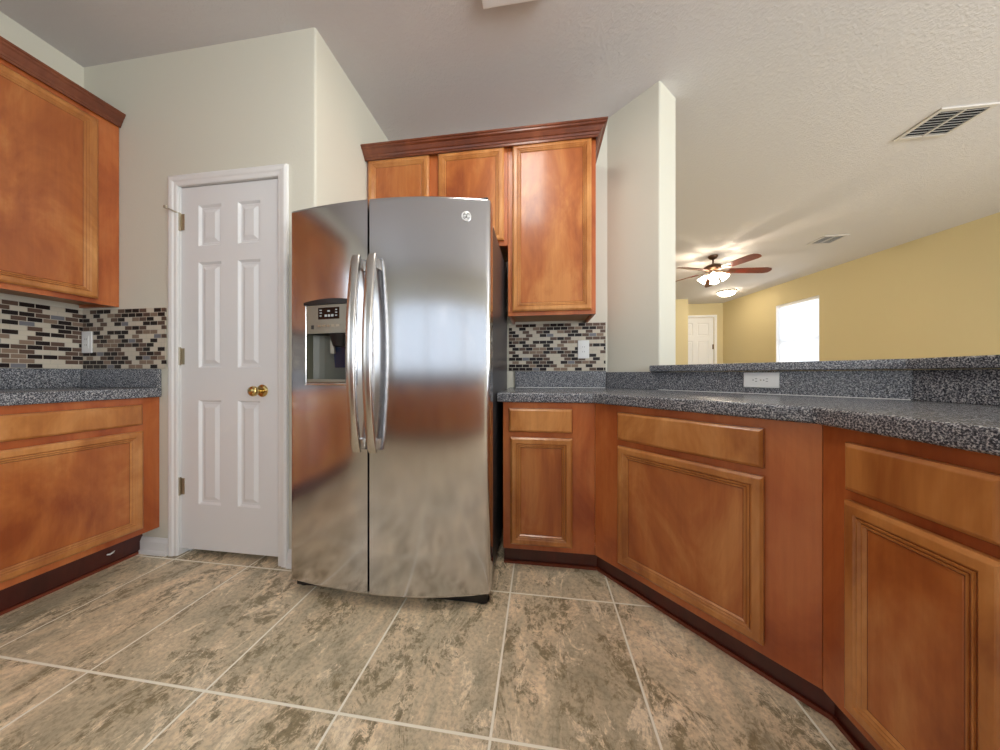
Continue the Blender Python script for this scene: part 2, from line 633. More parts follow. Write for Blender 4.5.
def cabinet_door_mesh(x0, x1, z0, z1, th=0.02, y=-0.022):
    m = MB()
    prof = [(0.0, 0.020, 0), (0.0, 0.007, 0), (0.0075, 0.001, 0), (0.010, 0.0, 0), (0.028, 0.0, 0), (0.0330, 0.0045, 0), (0.0342, 0.0045, 1), (0.035, 0.001, 0), (0.0375, 0.001, 0), (0.0425, 0.0055, 0), (0.0437, 0.0055, 1), (0.0444, 0.003, 0), (0.0468, 0.003, 0), (0.0520, 0.009, 0), (0.0534, 0.009, 1), (0.0555, 0.008, 2)]
    rect_loft(m, x0, x1, z0, z1, y, prof)
    m.box(x0, x1, y + 0.0201, y + 0.0205, z0, z1)
    return m


def drawer_mesh(x0, x1, z0, z1, y=-0.022):
    m = MB()
    prof = [(0.0, 0.020, 0), (0.0, 0.009, 0), (0.0015, 0.008, 1), (0.009, 0.001, 0), (0.012, 0.0, 0)]
    rect_loft(m, x0, x1, z0, z1, y, prof)
    m.box(x0, x1, y + 0.0201, y + 0.0205, z0, z1)
    return m


def base_cabinet(label, loc, rz, W, depth, toe, top, toe_in, doors, drawers, poly=None):
    e0 = e1 = 0.0
    t = thing('base_cabinet', label, 'cabinet', (loc[0], loc[1], 0), rz)
    m = MB()
    m.box(0, W, 0, depth, toe, top)
    if poly == 'plinth':
        m.box(0.002, W - 0.002, 0.09, depth, 0, toe - 0.001)
    obj('carcass', m, WOODF, t, bevel=0.0015)
    if poly is None:
        a_, b_ = toe_in, toe_in + 0.018
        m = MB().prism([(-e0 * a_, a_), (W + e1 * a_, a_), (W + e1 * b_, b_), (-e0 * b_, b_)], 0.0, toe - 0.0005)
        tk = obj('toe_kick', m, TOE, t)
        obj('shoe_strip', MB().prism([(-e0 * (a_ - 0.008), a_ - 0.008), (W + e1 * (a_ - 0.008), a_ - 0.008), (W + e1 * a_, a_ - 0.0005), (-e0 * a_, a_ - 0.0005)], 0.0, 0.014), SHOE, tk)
    for (x0, x1, z0, z1) in doors:
        obj('door', cabinet_door_mesh(x0, x1, z0, z1), [WOOD, GLAZE, WOODP], t)
    for (x0, x1, z0, z1) in drawers:
        obj('drawer_front', drawer_mesh(x0, x1, z0, z1), [WOOD, GLAZE], t)
    return t


ZT, ZTOE, CT = 0.86, 0.10, 0.91
rd = math.atan2(d.y, d.x)
F1 = Vector((0.273, 1.525))
F2 = F1 + d * 0.774
base_cabinet('narrow wooden base cabinet with one drawer over one door beside the refrigerator', (-0.19, 1.525), 0, 0.463, 0.60, ZTOE, ZT, 0.045,
             [(0.04, 0.351, 0.132, 0.680)], [(0.032, 0.351, 0.708, 0.829)], 'plinth')
base_cabinet('wide angled wooden base cabinet in the middle of the peninsula below the horizontal outlet', F1, rd, 0.774, 0.585, ZTOE, ZT, 0.045,
             [(0.134, 0.648, 0.138, 0.675)], [(0.132, 0.648, 0.702, 0.829)], 'plinth')
base_cabinet('red-toned wooden base cabinet at the right under the turned end of the counter', F2, -PI / 2, 0.385, 0.54, ZTOE, ZT, 0.045,
             [(0.077, 0.348, 0.135, 0.677)], [(0.077, 0.348, 0.703, 0.826)], 'plinth')
base_cabinet('wooden base cabinet past the red-toned one, toward the end of the counter', (F2.x, F2.y - 0.387), -PI / 2, 1.15, 0.54, ZTOE, ZT, 0.045,
             [(0.03, 0.56, 0.135, 0.677), (0.59, 1.12, 0.135, 0.677)], [(0.03, 0.56, 0.703, 0.826), (0.59, 1.12, 0.703, 0.826)], 'plinth')
# left run: face at x = -2.113, ends against the pantry wall
XF = -2.113
base_cabinet('wide wooden base cabinet under the left counter beside the white pantry door', (XF, 0.62), PI / 2, YP - 0.62 - 0.002, 0.52, 0.148, 0.877, 0.115,
             [(0.03, 0.686, 0.182, 0.702)], [(0.03, 0.684, 0.735, 0.842)])
base_cabinet('wooden base cabinet on the left counter run, nearer the window end', (XF, -0.45), PI / 2, 1.065, 0.52, 0.148, 0.877, 0.115,
             [(0.03, 0.52, 0.182, 0.702), (0.545, 1.035, 0.182, 0.702)], [(0.03, 0.52, 0.735, 0.842), (0.545, 1.035, 0.735, 0.842)])

# upper cabinets


def upper_cabinet(label, loc, rz, W, depth, z0, z1, doors, under=True):
    t = thing('upper_cabinet', label, 'cabinet', (loc[0], loc[1], z0), rz)
    h = z1 - z0
    m = MB().box(0, W, 0, depth, 0.022, h).box(0, 0.018, 0.0183, depth, 0, 0.0218).box(W - 0.018, W, 0.0183, depth, 0, 0.0218).box(0, W, 0, 0.018, 0, 0.0218)
    obj('carcass', m, WOODF, t, bevel=0.001)
    obj('bottom_panel', MB().box(0.0185, W - 0.0185, 0.0205, depth, 0.018, 0.0215), SIDE, t)
    for (x0, x1, a, b) in doors:
        obj('door', cabinet_door_mesh(x0, x1, a - z0, b - z0), [WOOD, GLAZE, WOODP], t)
    return t


YU = 1.845
upper_cabinet('short wooden two-door wall cabinet above the refrigerator', (-1.148, YU), 0, 0.948, 0.309, 1.815, 2.47,
              [(0.015, 0.435, 1.845, 2.425), (0.498, 0.925, 1.845, 2.425)])
upper_cabinet('tall narrow one-door wooden wall cabinet right of the refrigerator', (-0.198, YU), 0, 0.533, 0.309, 1.37, 2.47,
              [(0.028, 0.506, 1.395, 2.43)])
upper_cabinet('wooden wall cabinet over the left counter', (-2.39, 0.45), PI / 2, YP - 0.45 - 0.002, 0.254, 1.388, 2.44,
              [(0.03, 0.845, 1.415, 2.385)])
upper_cabinet('wooden wall cabinet over the left counter, nearer the window end', (-2.39, -0.5), PI / 2, 0.948, 0.254, 1.388, 2.44,
              [(0.03, 0.47, 1.415, 2.385), (0.49, 0.92, 1.415, 2.385)])

# crown mouldings: profile (outward, height)
CP = [(0.0, 0.0), (0.008, 0.0), (0.010, 0.010), (0.014, 0.012), (0.018, 0.022), (0.024, 0.026), (0.036, 0.046), (0.046, 0.052), (0.048, 0.060), (0.054, 0.062), (0.054, 0.072), (0.0, 0.072)]


def crown(name, label, path, z, mats):
    """path: list of (point, outward mitre vector) in plan"""
    m = MB()
    rings = []
    for p, o in path:
        rings.append([(p[0] + o[0] * a, p[1] + o[1] * a, z + h) for a, h in CP])
    m.sweep(rings)
    return tag(obj(name, m, mats, smooth=True, angle=25), label, 'molding')


yf = YU - 0.0235
crown('crown_molding', 'dark wooden crown molding along the top of the cabinets over the refrigerator',
      [((-1.148, yf), (0, -1)), ((0.336, yf), (1, -1)), ((0.336, YB - 0.002), (1, 0))], 2.418, CROWN)
crown('crown_molding', 'dark wooden crown molding along the top of the left wall cabinet',
      [((-2.382, -0.5), (0.72, 0)), ((-2.382, YP - 0.002), (0.72, 0))], 2.415, CROWN)

# ------------------------------------------------------------------ counters
nos = 0.028
f1n = Vector((F1.x - (nos) * math.tan(R(23.5)), 1.525 - nos))
# front edge folds, offset by the overhang


def isect(p, u, q, v):
    k = ((q.x - p.x) * v.y - (q.y - p.y) * v.x) / (u.x * v.y - u.y * v.x)
    return p + u * k


o1 = isect(Vector((0, 1.525 - nos)), Vector((1, 0)), F1 - n * nos, d)
o2 = isect(F1 - n * nos, d, Vector((F2.x - nos, 0)), Vector((0, 1)))
XK = Cc.x                                            # kitchen face of the turned half wall
g = 0.002
Ag = Vector((A[0] - 0.004, YB - g))
wdir = (Vector(B) - Vector(A)).normalized()
wn = Vector((wdir.y, -wdir.x))                       # towards the kitchen
poly = [(-0.221, YB - g), (-0.221, 1.525 - nos), tuple(o1), tuple(o2), (F2.x - nos, -0.6), (XK - g, -0.6), (XK - g, Cc.y - 0.001), tuple(Bv - n * g), tuple(Ag)]
ct = thing('countertop', 'speckled grey countertop running from the refrigerator around the angled peninsula', 'countertop', (0, 0, 0))
obj('slab', MB().prism(poly, ZT + 0.0005, CT), STONE, ct, bevel=0.009, seg=3)
st = 0.02
ZS = 1.028


def strip(poly, z0, z1, parent):
    return obj('backsplash', MB().prism(poly, z0, z1), STONE, parent, bevel=0.002)


strip([(-0.178, YB - g), (-0.178, YB - st), (A[0] - 0.015, YB - st), (A[0] - 0.006, YB - g)], CT + 0.0005, ZS, ct)
pA = Vector(A) + wn * g + wdir * 0.006
pB = Vector(B) + wn * g
strip([tuple(pA), tuple(pA + wn * (st - g) - wdir * 0.002), tuple(pB + wn * (st - g)), tuple(pB)], CT + 0.0005, 1.0195, ct)
pB2 = Bv - n * g + d * 0.003
pC = isect(Bv - n * g, d, Vector((XK - g, 0)), Vector((0, 1)))
pCi = isect(Bv - n * st, d, Vector((XK - st, 0)), Vector((0, 1)))
strip([tuple(pB2), tuple(pB2 - n * (st - g)), tuple(pCi), tuple(pC)], CT + 0.0005, 1.018, ct)
strip([tuple(pC), tuple(pCi), (XK - st, -0.6), (XK - g, -0.6)], CT + 0.0005, 1.018, ct)
obj('caulk_line', MB().tube([(-0.17, YB - st - 0.003, CT + 0.001), (A[0] - 0.02, YB - st - 0.003, CT + 0.001)], 0.002, 6), WHITE, ct)
obj('caulk_line', MB().tube([tuple(pB2 - n * (st + 0.001)) + (CT + 0.001,), tuple(pCi - d * 0.004) + (CT + 0.001,)], 0.0018, 6), WHITE, ct)

# one dark toe kick board runs along the whole peninsula
def toe_line(q):
    k1 = isect(Vector((0, 1.525 + q)), Vector((1, 0)), F1 + n * q, d)
    k2 = isect(F1 + n * q, d, Vector((F2.x + q, 0)), Vector((0, 1)))
    return [(-0.19, 1.525 + q), tuple(k1), tuple(k2), (F2.x + q, -0.58)]


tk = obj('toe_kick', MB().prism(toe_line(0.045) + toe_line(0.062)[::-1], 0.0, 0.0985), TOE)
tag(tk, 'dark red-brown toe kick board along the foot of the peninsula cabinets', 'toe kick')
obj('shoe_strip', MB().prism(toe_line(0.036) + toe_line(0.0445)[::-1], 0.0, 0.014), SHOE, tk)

# raised bar top
ov = 0.05
b0 = Bv - d * 0.04 - n * ov
b1 = isect(Bv - n * ov, d, Vector((XK - ov, 0)), Vector((0, 1)))
b2 = Vector((XK + 0.42, 0))
bo = isect(Bv + n * 0.42, d, Vector((XK + 0.42, 0)), Vector((0, 1)))
ws = n * 0.001
poly = [tuple(b0), tuple(b1), (XK - ov, -0.65), (XK + 0.42, -0.65), tuple(bo), tuple(Bv + n * 0.42 + d * 0.012), tuple(Bv + d * 0.004 - n * 0.003), tuple(Bv - d * 0.04 - n * 0.006)]
tag(obj('bar_top', MB().prism(poly, 1.0205, 1.058), STONE, bevel=0.005, seg=3), 'speckled grey raised bar top on the half wall of the peninsula', 'counter')

# left counter
lc = thing('countertop', 'speckled grey countertop on the left cabinets, ending at the pantry door wall', 'countertop', (0, 0, 0))
obj('slab', MB().box(XL + g, XF + 0.02, -0.47, YP - g, 0.8775, 0.929), STONE, lc, bevel=0.008, seg=3)
obj('backsplash', MB().box(XL + g, XL + st, -0.47, YP - st - 0.001, 0.9295, 1.034), STONE, lc, bevel=0.002)
obj('backsplash', MB().box(XL + g, XF + 0.014, YP - st, YP - g, 0.9295, 1.034), STONE, lc, bevel=0.002)

# mosaic backsplashes: local x along the wall, front at -y
mz = 0.008


def mosaic(label, loc, rz, W, z0, z1):
    o = obj('mosaic_backsplash', MB().box(0, W, -mz, -0.001, 0, z1 - z0), MOSAIC)
    o.location = (loc[0], loc[1], z0)
    o.rotation_euler = (0, 0, rz)
    return tag(o, label, 'backsplash')


mosaic('brown, black and cream mosaic tile strip on the wall right of the refrigerator', (-0.225, YB), 0, A[0] + 0.212, ZS + 0.0015, 1.368)
mosaic('brown, black and cream mosaic tile strip on the short wall beside the pantry door', (XL + mz + 0.001, YP), 0, 0.57, 1.0355, 1.376)
mosaic('brown, black and cream mosaic tile strip on the left wall below the wall cabinet', (XL, -0.47), PI / 2, YP + 0.47 - 0.002, 1.0355, 1.376)

# ------------------------------------------------------------------ pantry door
PX = DX0 + 0.003
PW = DX1 - DX0 - 0.006
door = thing('door_1', 'white six-panel pantry door with brass knob', 'door', (PX, YP + 0.008, 0.036), 0, kind='structure')


def panel_slab(W, H, th, panels, prof):
    m = MB()
    xs = sorted({0, W} | {a for p in panels for a in p[:2]})
    zs = sorted({0, H} | {a for p in panels for a in p[2:]})
    for i in range(len(xs) - 1):
        for j in range(len(zs) - 1):
            c = ((xs[i] + xs[i + 1]) / 2, (zs[j] + zs[j + 1]) / 2)
            pan = [p for p in panels if p[0] < c[0] < p[1] and p[2] < c[1] < p[3]]
            if pan:
                p = pan[0]
                rect_loft(m, p[0], p[1], p[2], p[3], 0, prof)
            else:
                m.add([(xs[i], 0, zs[j]), (xs[i + 1], 0, zs[j]), (xs[i + 1], 0, zs[j + 1]), (xs[i], 0, zs[j + 1])], [(0, 1, 2, 3)])
    m.add([(0, th, 0), (W, th, 0), (W, th, H), (0, th, H)], [(3, 2, 1, 0)])
    a, b = [(0, 0, 0), (W, 0, 0), (W, 0, H), (0, 0, H)], [(0, th, 0), (W, th, 0), (W, th, H), (0, th, H)]
    m.add(a + b, [(0, 4, 5, 1), (1, 5, 6, 2), (2, 6, 7, 3), (3, 7, 4, 0)])
    return m


RP = [(0, 0, 0), (0.010, 0.011, 0), (0.022, 0.011, 0), (0.042, 0.002, 0)]
cx = PW / 2
pans = []
for z0, z1 in ((0.25, 0.825), (1.004, 1.586), (1.676, 1.902)):
    pans.append((cx - 0.197, cx - 0.052, z0, z1))
    pans.append((cx + 0.052, cx + 0.19, z0, z1))
obj('door_slab', panel_slab(PW, DZ - 0.040, 0.035, pans, RP), DOORW, door)
kx, kz = -1.468 - PX, 0.88
m = MB().lathe([(0.0, -0.001), (0.032, 0.0), (0.033, 0.004), (0.027, 0.009), (0.014, 0.012), (0.0, 0.012)], (kx, 0, kz), 'y')
kn = obj('door_knob', MB().lathe([(0.0, 0.012), (0.0115, 0.012), (0.011, 0.03), (0.016, 0.036), (0.025, 0.044), (0.027, 0.054), (0.024, 0.063), (0.012, 0.069), (0.0, 0.069)], (kx, 0, kz), 'y'), BRASS, door, smooth=True, angle=60)
kn['label'] = 'polished brass door knob'
obj('rosette', m, BRASS, kn, smooth=True, angle=40)
obj('latch_plate', MB().box(PW - 0.004, PW + 0.0005, -0.002, 0.02, kz - 0.03, kz + 0.03), BRASS, door)
for hz in (1.815, 1.068, 0.345):
    m = MB().box(-0.006, 0.022, -0.0025, 0.001, hz - 0.045, hz + 0.045)
    m.lathe([(0, -0.05), (0.006, -0.05), (0.006, 0.05), (0.0, 0.05)], (-0.004, -0.006, hz), 'z', 12)
    obj('hinge', m, NICKEL, door)
m = MB().tube([(-0.004, -0.008, 1.862), (-0.018, -0.028, 1.868), (-0.034, -0.046, 1.878)], [0.005, 0.004, 0.003], 10)
m.lathe([(0, -0.006), (0.008, -0.006), (0.008, 0.006), (0, 0.006)], (-0.036, -0.047, 1.878), 'z', 12)
obj('door_stop', m, NICKEL, door)

m = MB()
CPR = [(0.0, 0.006), (0.006, 0.009), (0.020, 0.010), (0.027, 0.015), (0.044, 0.017), (0.056, 0.012), (0.058, 0.0)]   # from the opening outward: offset, projection


def casing(x0, x1, zt, prof, z0=0.0):
    mb = MB()
    stations = [(x0, z0, -1, 0), (x0, zt, -1, 1), (x1, zt, 1, 1), (x1, z0, 1, 0)]
    rings = []
    for x, z, sx, sz in stations:
        rings.append([(x + sx * a, -p, z + sz * a) for a, p in [(0, 0.0)] + prof])
    mb.sweep(rings)
    return mb


cas = struct('trim_1', casing(DX0, DX1, DZ, CPR), WHITE)
cas.location = (0, YP - 0.001, 0)
m = MB().box(DX0 - 0.018, DX0, YP + 0.001, YP + 0.115, 0, DZ).box(DX1, DX1 + 0.018, YP + 0.001, YP + 0.115, 0, DZ).box(DX0 - 0.018, DX1 + 0.018, YP + 0.001, YP + 0.115, DZ, DZ + 0.018)
m.box(DX0, DX0 + 0.012, YP + 0.045, YP + 0.08, 0, DZ).box(DX1 - 0.012, DX1, YP + 0.045, YP + 0.08, 0, DZ).box(DX0, DX1, YP + 0.045, YP + 0.08, DZ - 0.012, DZ)
struct('trim_2', m, WHITE)
struct('wall_pantry_inner', MB().box(XL, XC - 0.116, 2.1, 2.14, 0, CH), DARK)


def baseboard(name, x0, x1, y):
    pr = [(0, 0), (-0.022, 0), (-0.022, 0.012), (-0.016, 0.018), (-0.012, 0.02), (-0.012, 0.066), (-0.007, 0.078), (-0.004, 0.088), (0, 0.088)]
    mb = MB().sweep([[(x, y + a - 0.001, z) for a, z in pr] for x in (x0, x1)])
    return struct(name, mb, WHITE)


baseboard('baseboard_pantry_left', XF - 0.115, DX0 - 0.059, YP)
baseboard('baseboard_pantry_right', DX1 + 0.059, XC, YP)

# front door far away
fd = thing('door_2', 'white panelled entry door at the far end beyond the bar', 'door', (FX0 + 0.003, 8.08, 0.01), 0, kind='structure')
W2, H2 = FX1 - FX0 - 0.006, FZ - 0.013
pans = []
for z0, z1 in ((0.25, 0.95), (1.1, 1.85), (1.98, 2.3)):
    pans += [(0.11, W2 / 2 - 0.05, z0, z1), (W2 / 2 + 0.05, W2 - 0.11, z0, z1)]
obj('door_slab', panel_slab(W2, H2, 0.04, pans, RP), WHITE, fd)
obj('hinge', MB().box(W2 - 0.03, W2 - 0.001, -0.008, -0.001, 1.64, 1.76), BRONZE, fd)
cas = struct('trim_3', casing(FX0, FX1, FZ, CPR), WHITE)
cas.location = (0, 8.054, 0)

# ------------------------------------------------------------------ refrigerator
fr = thing('refrigerator', 'stainless steel side-by-side refrigerator with ice and water dispenser', 'refrigerator', (-0.683, 1.255, 0))
HWD = 0.472
BOW = 0.075


def fy(x):
    return -BOW * (1 - (0.62 if x < 0 else 1.0) * (x / HWD) ** 2)


def fridge_door(x0, x1, z0, z1, yb, outer, hole=None):
    r = 0.012
    xs = [x0 + (x1 - x0) * i / 40 for i in range(41)]
    e = [r * (1 - math.cos(PI / 2 * i / 6)) for i in range(7)]
    if outer == 'left':
        xs = [x0 + k for k in e] + [x for x in xs if x > x0 + r + 0.003]
        yo = lambda x: 0 if x - x0 >= r else r - math.sqrt(max(0, r * r - (r - (x - x0)) ** 2))
    else:
        xs = [x for x in xs if x < x1 - r - 0.003] + [x1 - k for k in e[::-1]]
        yo = lambda x: 0 if x1 - x >= r else r - math.sqrt(max(0, r * r - (r - (x1 - x)) ** 2))
    zs = [z0, z0 + 0.004, z0 + 0.009] + [z0 + (z1 - z0) * k / 12 for k in range(1, 12)] + [z1 - 0.009, z1 - 0.004, z1]
    if hole:
        xs = sorted({x for x in xs if all(abs(x - h) > 0.004 for h in hole[:2])} | set(hole[:2]))
        zs = sorted({z for z in zs if all(abs(z - h) > 0.01 for h in hole[2:])} | set(hole[2:]))
    m = MB()
    P = lambda x, z: (x, fy(x) + yo(x) + (0.003 if z in (z0, z1) else 0), z)
    for i in range(len(xs) - 1):
        for j in range(len(zs) - 1):
            if hole and hole[0] <= xs[i] < hole[1] and hole[2] <= zs[j] < hole[3]:
                continue
            m.add([P(xs[i], zs[j]), P(xs[i + 1], zs[j]), P(xs[i + 1], zs[j + 1]), P(xs[i], zs[j + 1])], [(0, 1, 2, 3)])
        for z in (z0, z1):
            m.add([P(xs[i], z), P(xs[i + 1], z), (xs[i + 1], yb, z), (xs[i], yb, z)], [(0, 1, 2, 3)])
        m.add([(xs[i], yb, z0), (xs[i + 1], yb, z0), (xs[i + 1], yb, z1), (xs[i], yb, z1)], [(3, 2, 1, 0)])
    for x in (xs[0], xs[-1]):
        for j in range(len(zs) - 1):
            m.add([P(x, zs[j]), P(x, zs[j + 1]), (x, yb, zs[j + 1]), (x, yb, zs[j])], [(0, 1, 2, 3)])
    return m


FZ0, FZ1 = 0.055, 1.757
HX0, HX1, HZ0, HZ1 = -0.364, -0.112, 0.965, 1.318
obj('case', MB().box(-0.448, 0.456, 0.078, 0.80, 0.05, 1.735), CASE, fr, bevel=0.006)
frz = obj('freezer_door', fridge_door(-0.463, -0.0515, FZ0, FZ1, 0.07, 'left', (HX0, HX1, HZ0, HZ1)), STEEL, fr, smooth=True, angle=50)
rfd = obj('refrigerator_door', fridge_door(-0.0425, 0.471, FZ0, FZ1, 0.07, 'right'), STEEL, fr, smooth=True, angle=50)
obj('door_gasket', MB().box(-0.446, 0.454, 0.0705, 0.0775, 0.06, 1.73), BLACKP, fr)
obj('base_grille', MB().box(-0.462, 0.455, 0.004, 0.0695, 0.006, 0.054), BLACKP, fr, bevel=0.004)
for x in (-0.432, 0.432):
    obj('foot', MB().lathe([(0, 0), (0.026, 0), (0.03, 0.006), (0.03, 0.011), (0, 0.011)], (x, 0.035, 0.0), 'z', 20), BLACKP, fr, smooth=True)
for x in (-0.44, 0.445):
    obj('rear_foot', MB().box(x - 0.02, x + 0.02, 0.7, 0.76, 0.0, 0.05), BLACKP, fr)
for x in (-0.43, 0.43):
    obj('hinge_cover', MB().box(x - 0.03, x + 0.03, 0.01, 0.13, 1.758, 1.776), BLACKP, fr, bevel=0.005)


def handle(x, z0, z1, parent):
    m = MB()
    N = 28
    rings = []
    for i in range(N + 1):
        q = i / N
        z = z0 + (z1 - z0) * q
        so = 0.028 + 0.042 * math.sin(PI * q) ** 0.8
        yy = fy(x) - so
        hw_, ht = 0.0205, 0.012
        if i in (0, N):
            hw_, ht = 0.018, 0.009
        ring = []
        for k in range(16):
            a = 2 * PI * k / 16
            ca, sa = math.cos(a), math.sin(a)
            ring.append((x + hw_ * math.copysign(abs(ca) ** 0.6, ca), yy + ht * math.copysign(abs(sa) ** 0.7, sa), z))
        rings.append(ring)
    m.sweep(rings)
    h = obj('handle', m, STEELH, parent, smooth=True, angle=60)
    for z in (z0 + 0.03, z1 - 0.03):
        obj('mount', MB().box(x - 0.011, x + 0.011, fy(x) - 0.034, fy(x) + 0.001, z - 0.022, z + 0.022), STEELH, h, bevel=0.003)
    return h


handle(-0.083, 0.675, 1.505, frz)
handle(-0.010, 0.675, 1.505, rfd)


def slab_on_door(x0, x1, z0, z1, out, back, nseg=10, arch=0.0):
    """a plate that follows the bow of the door"""
    m = MB()
    rings = []
    for i in range(nseg + 1):
        x = x0 + (x1 - x0) * i / nseg
        u = 2 * i / nseg - 1
        zt = z1 + arch * (1 - u * u)
        rings.append([(x, fy(x) - out, z0), (x, fy(x) + back, z0), (x, fy(x) + back, zt), (x, fy(x) - out, zt)])
    m.sweep(rings)
    return m


b = 0.011
bz = slab_on_door(HX0 - b, HX0 + 0.001, HZ0 - b, HZ1 + 0.004, 0.006, 0.0, 2)
bz2 = slab_on_door(HX1 - 0.001, HX1 + b, HZ0 - b, HZ1 + 0.004, 0.006, 0.0, 2)
bz3 = slab_on_door(HX0, HX1, HZ0 - b, HZ0 + 0.001, 0.006, 0.0)
bez = MB()
for q in (bz, bz2, bz3):
    bez.add(q.v, q.f)
dsp = obj('dispenser_bezel', bez, CHROME, frz, bevel=0.003)
obj('dispenser_hood', slab_on_door(HX0 - 0.006, HX1 + 0.006, HZ1 - 0.006, HZ1 + 0.006, 0.012, 0.0, 12, 0.012), BLACKP, frz, smooth=True)
ZN = 1.185
cp = obj('control_panel', slab_on_door(HX0 + 0.002, HX1 - 0.002, ZN, HZ1 - 0.007, 0.004, 0.03), PANELG, frz)
obj('display', slab_on_door(-0.295, -0.185, 1.247, 1.298, 0.0055, -0.0035), SCREEN, cp)
mk = MB()
for (a, c0, ww, hh_) in ((-0.287, 1.287, 0.012, 0.004), (-0.287, 1.275, 0.012, 0.004), (-0.287, 1.262, 0.010, 0.004), (-0.26, 1.262, 0.012, 0.010), (-0.243, 1.262, 0.012, 0.010),
                         (-0.226, 1.262, 0.012, 0.010), (-0.205, 1.287, 0.010, 0.004), (-0.205, 1.275, 0.010, 0.004), (-0.205, 1.262, 0.010, 0.004), (-0.245, 1.282, 0.012, 0.006)):
    q = slab_on_door(a, a + ww, c0 - hh_ / 2, c0 + hh_ / 2, 0.006, -0.0052, 1)
    mk.add(q.v, q.f)
obj('display_marks', mk, MARK, cp)
for i in range(5):
    a = -0.296 + i * 0.0235
    obj('button', slab_on_door(a, a + 0.016, 1.213, 1.222, 0.006, -0.0035, 1), NICKEL, cp)
obj('indicator', slab_on_door(-0.334, -0.32, 1.205, 1.222, 0.0055, -0.0035, 1), SLOT, cp)
# niche
m = MB()
dep = 0.045
N = 14
arc = []
for i in range(N + 1):
    x = HX0 + 0.001 + (HX1 - HX0 - 0.002) * i / N
    u = 2 * i / N - 1
    arc.append((x, fy(x) + 0.001, 0.02 + dep * (1 - abs(u) ** 3) - (fy(x) + 0) * 0 ))
for i in range(N):
    (xa, ya, da), (xb, yb_, db) = arc[i], arc[i + 1]
    yA, yB = -0.03 + da, -0.03 + db
    z0n, z1n = HZ0 + 0.001, ZN
    m.add([(xa, yA, z0n), (xb, yB, z0n), (xb, yB, z1n), (xa, yA, z1n)], [(0, 1, 2, 3)])
    m.add([(xa, ya, z0n), (xb, yb_, z0n), (xb, yB, z0n), (xa, yA, z0n)], [(0, 1, 2, 3)])
    m.add([(xa, ya, z1n), (xb, yb_, z1n), (xb, yB, z1n), (xa, yA, z1n)], [(0, 1, 2, 3)], 1)
for a in (arc[0], arc[-1]):
    m.add([(a[0], a[1], HZ0 + 0.001), (a[0], -0.03 + a[2], HZ0 + 0.001), (a[0], -0.03 + a[2], ZN), (a[0], a[1], ZN)], [(0, 1, 2, 3)])
nic = obj('dispenser_niche', m, [NICHE, BLACKP], frz)
obj('drip_tray', slab_on_door(HX0 + 0.004, HX1 - 0.004, HZ0 + 0.002, HZ0 + 0.016, 0.004, 0.03), PANELG, nic, bevel=0.002)
m = MB().lathe([(0, 0), (0.034, 0.0), (0.05, 0.055), (0.0, 0.055)], (-0.205, -0.03, ZN - 0.058), 'z', 24)
obj('chute', m, BLACKP, nic, smooth=True)
for x0 in (-0.215,):
    m = MB().add([(x0 - 0.03, -0.028, ZN - 0.045), (x0 + 0.04, -0.034, ZN - 0.045), (x0 + 0.045, -0.012, ZN - 0.15), (x0 - 0.035, -0.006, ZN - 0.15)], [(0, 1, 2, 3)])
    pd_ = obj('paddle', m, PADDLE, nic)
    sdm = pd_.modifiers.new('s', 'SOLIDIFY')
    sdm.thickness = 0.006
obj('nozzle', MB().box(-0.245, -0.228, -0.052, -0.04, ZN - 0.09, ZN - 0.02), PANELG, nic, bevel=0.002)

# round badge with a scripted monogram
bx, bzz = 0.372, 1.675
sl = math.atan(2 * BOW * bx / HWD ** 2)
bd = MB().lathe([(0, -0.001), (0.021, 0.0), (0.021, 0.004), (0.0185, 0.006), (0.017, 0.0045), (0.0, 0.0045)], (0, 0, 0), 'y', 36)
badge = obj('badge', bd, BADGE, rfd, smooth=True, angle=30)
badge.location = (bx, fy(bx), bzz)
badge.rotation_euler = (0, 0, sl)
m = MB()


def arc_pts(cx_, cz_, r, a0, a1, k=14):
    return [(cx_ + r * math.cos(R(a0 + (a1 - a0) * i / k)), -0.0052, cz_ + r * math.sin(R(a0 + (a1 - a0) * i / k))) for i in range(k + 1)]


for pts in (arc_pts(-0.005, 0.001, 0.006, 50, 330), arc_pts(-0.0035, -0.004, 0.004, 90, -120), arc_pts(0.005, 0.004, 0.004, 60, 280), arc_pts(0.005, -0.0035, 0.0042, 80, 320),
            arc_pts(0, 0, 0.0135, 20, 70), arc_pts(0, 0, 0.0135, 110, 160), arc_pts(0, 0, 0.0135, 200, 250), arc_pts(0, 0, 0.0135, 290, 340)):
    m.tube(pts, 0.0009, 6)
obj('monogram', m, SLOT, badge)

# ------------------------------------------------------------------ outlets


